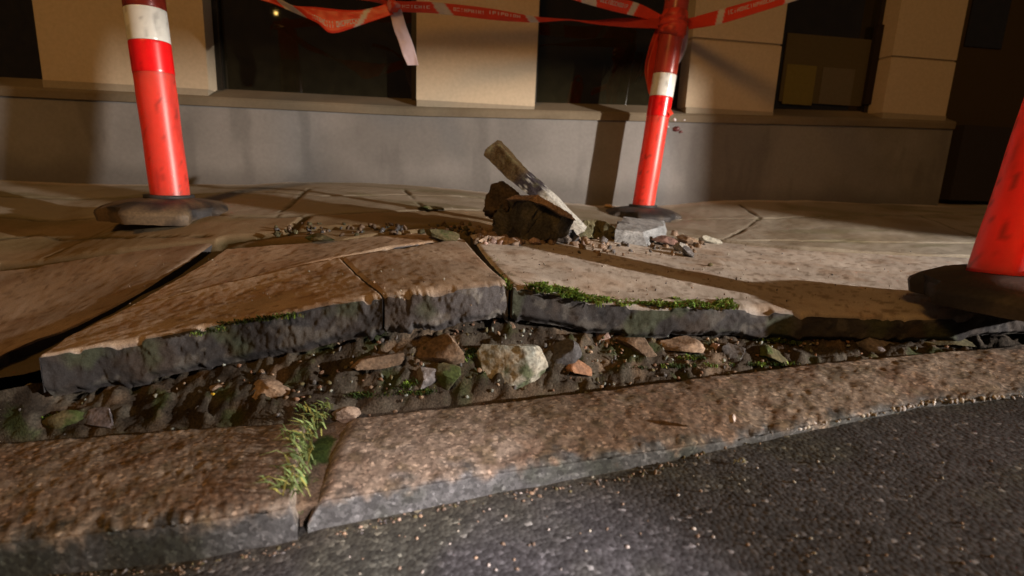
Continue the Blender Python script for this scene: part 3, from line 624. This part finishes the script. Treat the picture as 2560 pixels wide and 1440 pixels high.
# ---------------------------------------------------------------- barrier tape
RED = np.array([.90, .085, .042]); WHT = np.array([.78, .77, .80])
def ribbon(name, top, bot, stripes, label=None, parent=None, tone=1., wave=.004, nu=130, nv=9, letters=None, seed=0, base=None, group='red and white barrier tape'):
    Tp = smoothline([at_depth(*q) for q in top], nu); Bt = smoothline([at_depth(*q) for q in bot], nu)
    L = np.r_[0, np.cumsum(np.linalg.norm(np.diff((Tp+Bt)/2, axis=0), axis=1))]; Wd = .07
    v = np.linspace(0, 1, nv); G = Tp[:, None]*(1-v[None, :, None])+Bt[:, None]*v[None, :, None]
    wv = (fbm(np.stack([np.broadcast_to(L[:, None], (nu, nv))*14, np.broadcast_to(v[None]*1.6, (nu, nv)), np.zeros((nu, nv))], -1), 1, 2, seed)-.5)*wave*4
    G = G+wv[..., None]*np.array([.1, 1., .15])
    u = L[:, None]/L[-1]+v[None]*0
    c = np.tile((RED if base is None else np.asarray(base))*tone, (nu, nv, 1))  # tone puts the weaker light above the white beam into the tape colour
    for (u0, u1, sl) in stripes:
        x = u+sl*(v[None]-.5); c = np.where(((x > u0) & (x < u1))[..., None], WHT*min(tone*1.1, 1), c)
    o = mk(name, G.reshape(-1, 3), gridfaces(nu, nv), 'tape', parent, c.reshape(-1, 3))
    s = o.modifiers.new('thickness', 'SOLIDIFY'); s.thickness = .0006
    if label: tag(o, label, 'barrier tape', group)
    if letters:
        mb = MB(); g = np.random.default_rng(seed+5)
        def P(uu, vv):
            i = np.clip(uu*(nu-1), 0, nu-1.001); k = int(i); f = i-k; j = np.clip(vv*(nv-1), 0, nv-1.001); l = int(j); h = j-l
            q = (G[k, l]*(1-f)+G[k+1, l]*f)*(1-h)+(G[k, l+1]*(1-f)+G[k+1, l+1]*f)*h
            return q-fwd*.0012
        for (u0, u1, v0, v1, n) in letters:
            st = (u1-u0)/n
            for k in range(n):
                a = u0+k*st; wd = st*.78; th = wd*.30; kind = g.integers(5)
                segs = {0: [(0, 0, th, 1), (wd-th, 0, wd, 1), (0, .4, wd, .6)], 1: [(0, 0, th, 1), (0, 0, wd, .2), (0, .8, wd, 1)], 2: [(0, 0, th, 1), (0, 0, wd, .2), (0, .42, wd, .6), (wd-th, 0, wd, .6)],
                        3: [(wd*.35, 0, wd*.65, 1)], 4: [(0, 0, th, 1), (wd-th, 0, wd, 1), (0, .8, wd, 1), (0, 0, wd, .2)]}[int(kind)]
                for (x0, y0, x1, y1) in segs:
                    q = [(a+x0, y0), (a+x1, y0), (a+x1, y1), (a+x0, y1)]
                    mb.add([P(x, v0+(v1-v0)*y) for x, y in q], [(0, 1, 2, 3)], WHT*.95)
        mb.build('lettering', 'tape', o)
    return o
D1 = 2.35
tp1 = ribbon('barrier_tape', [(560, -80, D1), (650, -22, D1), (704, 0, D1), (735, 14, D1-.02), (790, 18, D1), (880, 26, D1), (930, 20, D1), (965, 10, D1)], [(545, -75, D1), (620, -14, D1), (690, 12, D1+.02), (722, 26, D1+.02), (790, 56, D1), (830, 83, D1), (905, 62, D1), (985, 36, D1)],
       [(.36, .50, -.06), (.83, .87, .09)], 'bright red tape span sagging at upper left with white print', letters=[(.56, .69, .52, .78, 9), (.70, .815, .52, .78, 8)], seed=3, tone=1.)
ribbon('barrier_tape', [(985, 2, D1), (1090, 6, 2.5), (1230, 22, 2.6), (1330, 40, 2.7), (1425, 48, 2.8), (1480, 51, 2.85), (1560, 45, 2.9), (1650, 46, 2.93)], [(985, 30, D1), (1090, 34, 2.5), (1230, 50, 2.6), (1330, 56, 2.7), (1425, 51.5, 2.8), (1480, 60, 2.85), (1560, 68, 2.9), (1650, 72, 2.93)],
       [(.155, .20, -.03), (.475, .51, -.02)], 'thin twisted tape span crossing in front of the pilaster', letters=[(.03, .14, .36, .62, 7), (.215, .32, .3, .6, 9), (.33, .45, .2, .5, 8)], seed=9, tone=.72)
ribbon('barrier_tape', [(880, -14, D1+.1), (930, -8, D1+.08), (985, 6, D1)], [(870, -4, D1+.1), (940, 6, D1+.08), (985, 22, D1)], [], 'short dark red tape end running up from the knot', seed=10, tone=.6)
tp3 = ribbon('barrier_tape', [(1330, -70, 2.6), (1430, -38, 2.7), (1530, -10, 2.8), (1600, 10, 2.9), (1660, 40, 2.95)], [(1310, -40, 2.6), (1420, -4, 2.7), (1520, 25, 2.8), (1600, 44, 2.9), (1655, 60, 2.95)],
       [(.36, .47, -.05), (.74, .79, .03)], 'broad red tape span arriving at the middle bollard from the left', letters=[(.50, .72, .30, .60, 12)], seed=13)
tp4 = ribbon('barrier_tape', [(1715, 48, 2.94), (1800, 24, 2.8), (1900, -4, 2.65), (2000, -36, 2.5), (2130, -80, 2.4)], [(1722, 74, 2.94), (1800, 60, 2.8), (1900, 30, 2.65), (2000, -2, 2.5), (2130, -46, 2.4)],
       [(.22, .265, .03), (.66, .78, .02)], 'red tape span leaving the middle bollard to the right', letters=[(.29, .62, .22, .52, 16)], seed=17, tone=.95)
ribbon('barrier_tape', [(972, 22, D1), (984, 70, D1+.01), (1000, 120, D1+.02), (1018, 163, D1+.03)], [(1002, 22, D1), (1018, 70, D1+.03), (1034, 115, D1+.04), (1046, 163, D1+.03)], [], 'pale pink tape tail hanging from the knot', seed=21, base=[.74, .62, .66], wave=.006, nu=60)
# the spans run on out of the frame to the tops of the outer bollards
ribbon('tape_end', [(560, -80, D1), (440, -160, 2.15), (330, -235, 1.95)], [(545, -75, D1), (430, -135, 2.15), (330, -195, 1.95)], [(.3, .4, .03)], None, tp1, seed=31, nu=40)
ribbon('tape_end', [(1330, -70, 2.6), (900, -170, 2.3), (345, -262, 1.95)], [(1310, -40, 2.6), (890, -135, 2.3), (345, -225, 1.95)], [(.3, .36, .02), (.7, .76, .02)], None, tp3, seed=32, nu=60)
ribbon('tape_end', [(2130, -80, 2.4), (2450, -210, 1.8), (2860, -420, 1.2)], [(2130, -46, 2.4), (2450, -165, 1.8), (2850, -360, 1.2)], [(.3, .36, .02), (.7, .76, .02)], None, tp4, seed=33, nu=60)
# knot
p = at_depth(985, 14, D1-.02); V, Fc = rock(4, (.030, .022, .030), 77, (0, .4, 0), 4, .30)
o = mk('tape_knot', V+p, Fc, 'tape', None, mix(RED*.8, [.75, .35, .38], sstep(.5, .6, fbm(V, 45, 3, 6))), True, origin=p); tag(o, 'crumpled red knot joining the tape spans', 'tape knot')
# wrapping and loops on the middle bollard
root = empty('tape_wrapping', b2[1]+b2[2]*.95); tag(root, 'crumpled red tape wound round the middle bollard with loops hanging down', 'tape wrapping', 'red and white barrier tape')
A2, ax2, r2 = b2[1], b2[2], b2[3]
ta = (at_y(1690, 42, A2[1])-A2)@ax2; tb = (at_y(1680, 92, A2[1])-A2)@ax2
mb = MB()
def wc(V): return mix(RED*1.0, RED*.55, sstep(.5, .62, fbm(V, 30, 3, 8)))
g2 = np.random.default_rng(4)
for k in range(6):
    t0 = tb+(ta-tb)*k/6; tube(mb, A2+ax2*t0+g2.normal(size=3)*.004, A2+ax2*(t0+.045)+g2.normal(size=3)*.004, [(0, r2+.003), (.25, r2+.010+.006*(k % 2)), (.6, r2+.007), (1, r2+.003)], None, 40, colf=wc)
mb.build('winding', 'tape', root, True)
DW = 2.92
for top, bot, tn, ba in [
    ([(1650, 66, DW), (1634, 110, DW-.03), (1620, 160, DW-.04), (1618, 215, DW-.03), (1628, 252, DW-.02)], [(1668, 70, DW), (1652, 112, DW-.02), (1645, 160, DW-.02), (1640, 210, DW-.01), (1636, 250, DW-.01)], .8, None),
    ([(1629, 206, DW-.05), (1640, 236, DW-.06), (1655, 262, DW-.06), (1676, 290, DW-.06)], [(1637, 204, DW-.05), (1648, 230, DW-.06), (1666, 254, DW-.06), (1684, 284, DW-.06)], .9, None),
    ([(1668, 70, DW-.06), (1660, 120, DW-.065), (1654, 160, DW-.065), (1646, 184, DW-.065)], [(1688, 70, DW-.06), (1682, 120, DW-.065), (1677, 160, DW-.065), (1672, 182, DW-.065)], .75, None),
    ([(1698, 72, DW-.03), (1694, 110, DW-.035), (1688, 150, DW-.03), (1684, 180, DW-.02)], [(1722, 72, DW-.02), (1717, 100, DW-.02), (1706, 140, DW-.02), (1690, 164, DW-.02)], 1., [.72, .45, .46]),
    ([(1640, 70, DW+.04), (1622, 120, DW+.03), (1612, 175, DW+.02), (1622, 225, DW+.02), (1640, 240, DW-.04)], [(1662, 72, DW+.05), (1640, 122, DW+.05), (1628, 175, DW+.04), (1632, 215, DW+.03), (1646, 228, DW-.02)], .7, None),
    ([(1716, 80, DW), (1714, 105, DW), (1704, 135, DW), (1690, 160, DW)], [(1721, 80, DW+.01), (1719, 108, DW+.01), (1710, 138, DW+.01), (1694, 164, DW+.01)], 1., [.75, .70, .66]),
]:
    ribbon('loose_loop', top, bot, [], None, root, tn, .005, 60, 7, None, int(top[0][0]), ba)
for px, py, s in ((1686, 299, .010), (1711, 300, .006), (1671, 317, .006)):
    p = at_depth(px, py, DW-.05); V, Fc = rock(2, (s, s*.5, s*.8), px, (0, .6, 0), 4, .2); mk('white_end', V+p, Fc, 'tape', root, WHT, True)
for px, py, s in ((1690, 322, .018), (1702, 330, .010)):
    p = at_depth(px, py, DW-.04); V, Fc = rock(3, (s, s*.5, s), px, (0, .6, 0), 4, .3); mk('tail_shadow', V+p, Fc, 'tape', root, [.12, .03, .03], True)  # dark lumps stand in for the tape tail's shadow on the wall

# ---------------------------------------------------------------- building
bld = empty('building', WB(0, 0, .3)); tag(bld, 'shop front with grey plinth, cream pilasters and dark windows', 'building')
PL = np.array([.20, .195, .185]); CR = np.array([.50, .42, .30])
zu = lambda s: float(np.interp(s, [-6, -3.3, -1.27, 1.55, 6], [.745, .75, .76, .845, .93]))
sd0, sd1 = wall_s(2400, 200, -.05), wall_s(2760, 200, -.05)
# plinth: grid so that stains can vary
def plinth(s0, s1):
    n, k = 900, 40; ss = np.linspace(s0, s1, n); V = []
    for s in ss:
        for j in range(k):
            z = .10+(zu(s)-.10)*j/(k-1); V.append(WB(s, 0, z))
    V = np.array(V); c = mix(PL*.85, PL*1.12, sstep(.35, .65, fbm(V, 3, 4, 5))); c = mix(c, PL*.55, sstep(.14, 0, V[:, 2]-.34-.10*(fbm(V, 6, 3, 9)-.3))*.7); c = mix(c, PL*.62, sstep(.58, .70, fbm(V*np.array([1, 1, .22]), 9, 4, 6))*.5)
    mk('plinth', V, gridfaces(n, k), 'plaster', bld, c)
plinth(-7, sd0-.03); plinth(sd1+.03, 7)
def sweep(name, s0, s1, prof, mt, c, n=60):
    V = []; k = len(prof)
    for s in np.linspace(s0, s1, n):
        for (of, dz) in prof: V.append(WB(s, of, zu(s)+dz))
    V = np.array(V); cc = mix(np.asarray(c)*.8, np.asarray(c)*1.1, sstep(.35, .65, fbm(V, 9, 4, 15)))
    return mk(name, V, gridfaces(n, k), mt, bld, cc, False)
for (a, b) in ((-7, sd0-.03), (sd1+.03, 7)):
    sweep('ledge', a, b, [(0, -.002), (.012, .0), (.014, .034), (.006, .046), (-.16, .105)], 'plaster', [.17, .14, .095])
TOPZ = 3.6
def pil(px0, px1, py, groove=None, name='pilaster'):
    s0, s1 = (px0 if isinstance(px0, float) else wall_s(px0, py)), (px1 if isinstance(px1, float) else wall_s(px1, py)); zb = min(zu(s0), zu(s1))+.055
    mb = MB(); n = 5
    cc = CR
    zs = [zb+.03, TOPZ] if groove is None else [zb+.03, groove-.006, groove+.006, TOPZ]
    if groove is None: mb.wbox(s0, s1, -.30, -.012, zs[0], zs[1], cc)
    else:
        mb.wbox(s0, s1, -.30, -.012, zs[0], zs[1], cc); mb.wbox(s0+.004, s1-.004, -.30, -.020, zs[1], zs[2], cc*.7); mb.wbox(s0, s1, -.30, -.012, zs[2], zs[3], cc)
    mb.wbox(s0+.002, s1-.002, -.30, -.004, zb-.03, zb+.03, [.30, .26, .19])
    mb.build(name, 'plaster', bld)
    return s0, s1
P = []
P.append(pil(-7., -5.2, 100)); P.append(pil(92, 512, 120)); P.append(pil(1041, 1343, 150)); P.append(pil(1728, 1953, 150, groove=float(at_wall(1850, 103)[2]))); P.append(pil(2232, 2396, 150, groove=float(at_wall(2300, 145)[2]))); P.append(pil(sd1, sd1+.5, 100)); P.append(pil(sd1+2.0, 7., 100))
def win(s0, s1, panel=False):
    zb = min(zu(s0), zu(s1))+.060
    f = MB(); fw = .028
    f.wbox(s0, s1, -.19, -.125, zb, zb+fw, [1]*3); f.wbox(s0, s1, -.19, -.125, TOPZ-.5, TOPZ-.5+fw, [1]*3)
    f.wbox(s0, s0+fw, -.188, -.127, zb+fw, TOPZ-.5, [1]*3); f.wbox(s1-fw, s1, -.188, -.127, zb+fw, TOPZ-.5, [1]*3)
    fr = f.build('window_frame', 'frame', bld)
    p = MB(); p.wbox(s0+fw, s1-fw, -.165, -.158, zb+fw, TOPZ-.5, [1]*3); p.build('pane', 'glass', fr)
    return zb
for i in range(len(P)-1):
    if i == 4: continue
    win(P[i][1]+.001, P[i+1][0]-.001)
# interior card behind the right window and panels standing on its sill
def wpanel(x0, y0, x1, y1, o0, o1, c, name, par=bld, mt='plaster'):
    a = wall_s(x0, (y0+y1)/2, o1); b = wall_s(x1, (y0+y1)/2, o1); za = at_wall((x0+x1)/2, y1, o1)[2]; zb = at_wall((x0+x1)/2, y0, o1)[2]
    mb = MB(); mb.wbox(a, b, o0, o1, za, zb, c); mb.build(name, mt, par)
wpanel(1958, 92, 2222, 262, -.156, -.148, [.085, .070, .035], 'lower_panel')
wpanel(1962, 162, 2036, 262, -.146, -.140, [.15, .125, .035], 'yellow_board')
wpanel(2052, 170, 2132, 262, -.146, -.140, [.12, .105, .075], 'grey_board')
wpanel(2178, 60, 2210, 262, -.137, -.110, [.02, .014, .01], 'window_post')
# dark doorway at the right
zd = .36
mb = MB(); mb.wbox(sd0, sd1, -.20, -.14, zd-.1, TOPZ-.4, [.05, .036, .018]); dr = mb.build('door', 'plaster', bld)
wpanel(2425, -30, 2520, 120, -.14, -.132, [.01, .013, .006], 'door_glass', dr, 'glass')
wpanel(2392, 318, 2640, 505, -.135, -.05, [.030, .026, .026], 'door_step_panel', dr)
mb = MB(); mb.wbox(-7, 7, -.60, -.30, -.2, TOPZ+.1, CR*.8); mb.wbox(-7, 7, -.30, .02, TOPZ-.42, TOPZ+.1, CR); mb.build('upper_wall', 'plaster', bld)

# ---------------------------------------------------------------- moss and weeds
def blades(name, spots, label, cat=None, kind=None, group=None, seed=0):
    g = np.random.default_rng(seed); mb = MB()
    for p, n, h, wd, cols, spread, lean in spots:
        for i in range(n):
            q = p+np.array([g.normal()*spread, g.normal()*spread*.6, 0]); hh = h*g.uniform(.5, 1.2); th = g.uniform(0, 6.28)
            dirv = np.array([math.cos(th), math.sin(th), 0])*g.uniform(.3, 1.1)*hh+np.array(lean)*hh; sd = np.array([-math.sin(th), math.cos(th), 0])*wd*g.uniform(.6, 1.3)
            a, b, c = q, q+dirv*.45+np.array([0, 0, hh*.6]), q+dirv+np.array([0, 0, hh*g.uniform(.5, 1.)])
            cc = np.asarray(cols[g.integers(len(cols))])*g.uniform(.6, 1.3)
            mb.add([a-sd*.5, a+sd*.5, b-sd, b+sd, c], [(0, 1, 3, 2), (2, 3, 4)], cc)
    o = mb.build(name, 'leaf', None, True); tag(o, label, cat, group, kind); return o
GB = [[.17, .30, .04], [.13, .24, .035], [.24, .36, .07], [.08, .14, .02], [.22, .19, .07]]
GD = [[.04, .075, .018], [.06, .09, .02], [.03, .05, .015]]
g = np.random.default_rng(12); sp = []
for px in np.arange(1335, 1830, 4.):
    py = np.interp(px, [1288, 1345, 1430, 1500, 1700, 1900], [713, 723, 742, 756, 763, 772]); dens = max(.55, 2.6*float(fbm(np.array([px*.03, 0, 0]), 1, 3, 3))-.55)
    p = on_pave(px+g.normal()*3, py-4+g.normal()*4)+np.array([0, .0, -.002]); sp.append((p, int(34*dens), .013*dens, .0022, GB, .007, (0, -.35, -.1)))
for t in np.linspace(0, 1, 30):
    p = on_pave(1232+46*t+g.normal()*3, 640+70*t); sp.append((p-np.array([0, 0, .012]), 14, .013, .0014, GB+GD, .004, (0, 0, 0)))
blades('moss', sp, 'bright green moss growing along the front edge and joint of the pale slab', 'moss', 'stuff', seed=2)
sp = []
for (x0, x1, y0, y1, n) in ((560, 745, 800, 778, 26), (430, 560, 840, 812, 12), (1880, 2010, 842, 855, 22), (100, 200, 1040, 1035, 14), (1000, 1050, 965, 950, 10), (1150, 1185, 900, 870, 10), (890, 1080, 985, 975, 30), (1700, 1760, 890, 890, 8), (1560, 1990, 915, 905, 26)):
    for i in range(n):
        t = g.uniform(); px, py = x0+(x1-x0)*t, y0+(y1-y0)*t
        p = bank_pt(px, py+6) if py > 830 else on_pave(px, py+1)+np.array([0, -.004, -.008])
        sp.append((p, 18, .010, .0013, GD if g.uniform() < .75 else GB, .008, (0, -.2, 0)))
blades('moss', sp, 'dark green moss patches on the broken slab edges and soil', 'moss', 'stuff', seed=3)
sp = [(at_y(1496, 752, 1.115), 16, .018, .003, GB, .004, (0, -.8, -1.2))]
o = blades('hanging_weed', sp, 'bright green sprig hanging over the edge of the pale slab', 'weed', seed=8)
WG = [[.20, .31, .11], [.26, .36, .13], [.14, .20, .07], [.34, .34, .09]]
sp = []
for px, py, n, h in ((742, 1240, 20, .020), (730, 1215, 26, .020), (750, 1190, 30, .024), (758, 1160, 34, .022), (765, 1130, 36, .022), (775, 1105, 34, .02), (785, 1080, 34, .018), (800, 1055, 40, .016), (812, 1030, 34, .014), (745, 1110, 20, .020), (720, 1235, 18, .016), (790, 1015, 30, .012), (770, 1035, 30, .012)):
    p = at_road(px, py, .048); sp.append((p+np.array([0, 0, .008]), int(n*.75), h*1.25, .0017, WG, .010, (-.35, -.45, 0)))
for px, py in ((742, 1215), (752, 1180), (765, 1140), (735, 1235), (770, 1100), (785, 1070)):
    sp.append((at_road(px, py, .058), 3, .045, .0011, [[.36, .36, .12], [.28, .36, .12], [.40, .34, .14]], .012, (-.35, -.4, -.1)))
for px, py in ((722, 1250), (735, 1262), (740, 1275)):
    p = at_road(px, py, .03); sp.append((p, 8, .024, .0018, WG, .004, (0, -.8, -.9)))
blades('weed_plant', sp, 'feathery green weed sprouting from the joint between the kerb stones', 'weed', seed=6)
sp = [(at_road(706+i*4, 1296, .002), 3, .012, .0016, [[.20, .30, .05]], .003, (.3, -.2, -.2)) for i in range(5)]
blades('fallen_leaf', sp, 'green leaf lying on the road below the weed', 'leaf', seed=7)
sp = [(at_road(1835+i*5, 1157+g.normal()*2, .002), 2, .010, .0012, [[.30, .28, .16]], .003, (.3, 0, -.3)) for i in range(6)]
blades('straw', sp, 'pale straw wisp on the road near the kerb', 'straw', seed=9)
# soil in the joint between the kerb stones
L0 = resample([at_road(705, 1345, -.004), at_road(700, 1300, .022), at_road(715, 1250, .056), at_road(740, 1150, .062), at_road(740, 1045, .058)], 40); R0 = resample([at_road(840, 1300, -.004), at_road(820, 1262, .018), at_road(815, 1240, .050), at_road(850, 1150, .052), at_road(920, 1030, .045)], 40)
t = np.linspace(0, 1, 24); G = L0[:, None]*(1-t[None, :, None])+R0[:, None]*t[None, :, None]; G[..., 2] += (fbm(G, 50, 3, 4)-.5)*.018-.012
c = mix([.15, .11, .075], MOSS, sstep(.48, .62, fbm(G, 30, 3, 6)))
o = mk('joint_soil', G.reshape(-1, 3), gridfaces(40, 24, flip=True), 'soil', None, c.reshape(-1, 3)); tag(o, 'earth filling the joint between the kerb stones', kind='structure')

# ---------------------------------------------------------------- far street lamp mirrored in the window
pw = at_wall(690, 33, -.158); d = ray(690, 33); d = d/np.linalg.norm(d); mdir = d-2*(d@WN)*WN; lp = pw+mdir*13.5
sl = empty('street_lamp', (lp[0], lp[1], -.3)); tag(sl, 'sodium street lamp across the road, seen only as a yellow reflection', 'street lamp')
mb = MB(); tube(mb, (lp[0], lp[1]-.9, -.4), (lp[0], lp[1]-.9, lp[2]+.1), [(0, .08), (1, .045)], [1]*3, 16); mb.build('pole', 'metal', sl, True)
mb = MB(); tube(mb, (lp[0], lp[1]-.9, lp[2]+.1), (lp[0], lp[1]+.1, lp[2]+.16), .03, [1]*3, 12); mb.build('arm', 'metal', sl, True)
V, Fc = rock(3, (.13, .2, .06), 1, (0, 0, 0), 0, 0); mk('lamp_head', V+lp+np.array([0, 0, .10]), Fc, 'metal', sl)
V, Fc = rock(3, (.040, .055, .032), 1, (0, 0, 0), 0, 0); mk('bulb', V+lp, Fc, 'glow', sl)

# ---------------------------------------------------------------- unseen hood added to shape the headlight beam
wl = empty('beam_hood', (HL[0], HL[1], .02)); tag(wl, 'added hood on a post outside the frame, shaping the headlight beam', 'beam hood')
up_ = np.array([0, 0, 1.]); hx = np.cross(HD, up_); hx /= np.linalg.norm(hx); hy = np.cross(hx, HD); dl = 1.2
tx, ty = math.tan(math.radians(19)), math.tan(math.radians(6.6))
def fr4(d, kx, ky): c_ = HL+HD*d; return [c_-hx*kx-hy*ky, c_+hx*kx-hy*ky, c_+hx*kx+hy*ky, c_-hx*kx+hy*ky]
rg = [fr4(-.08, .06, .06), fr4(.02, .08, .07), fr4(dl, tx*dl, ty*dl), fr4(dl, tx*dl+.012, ty*dl+.012), fr4(.02, .092, .082), fr4(-.092, .072, .072)]
mb = MB(); V = np.array([p for q in rg for p in q]); Fc = [(k*4+i, k*4+(i+1) % 4, (k+1)*4+(i+1) % 4, (k+1)*4+i) for k in range(5) for i in range(4)]+[(0, 1, 2, 3), (23, 22, 21, 20)]
mb.add(V, Fc, (1, 1, 1)); mb.build('hood', 'metal', wl)
mb = MB(); q = HL-HD*.10; tube(mb, (q[0], q[1], 0.0), tuple(q+np.array([0, 0, -.03])), .025, [1]*3, 14); mb.build('stand', 'metal', wl, True)
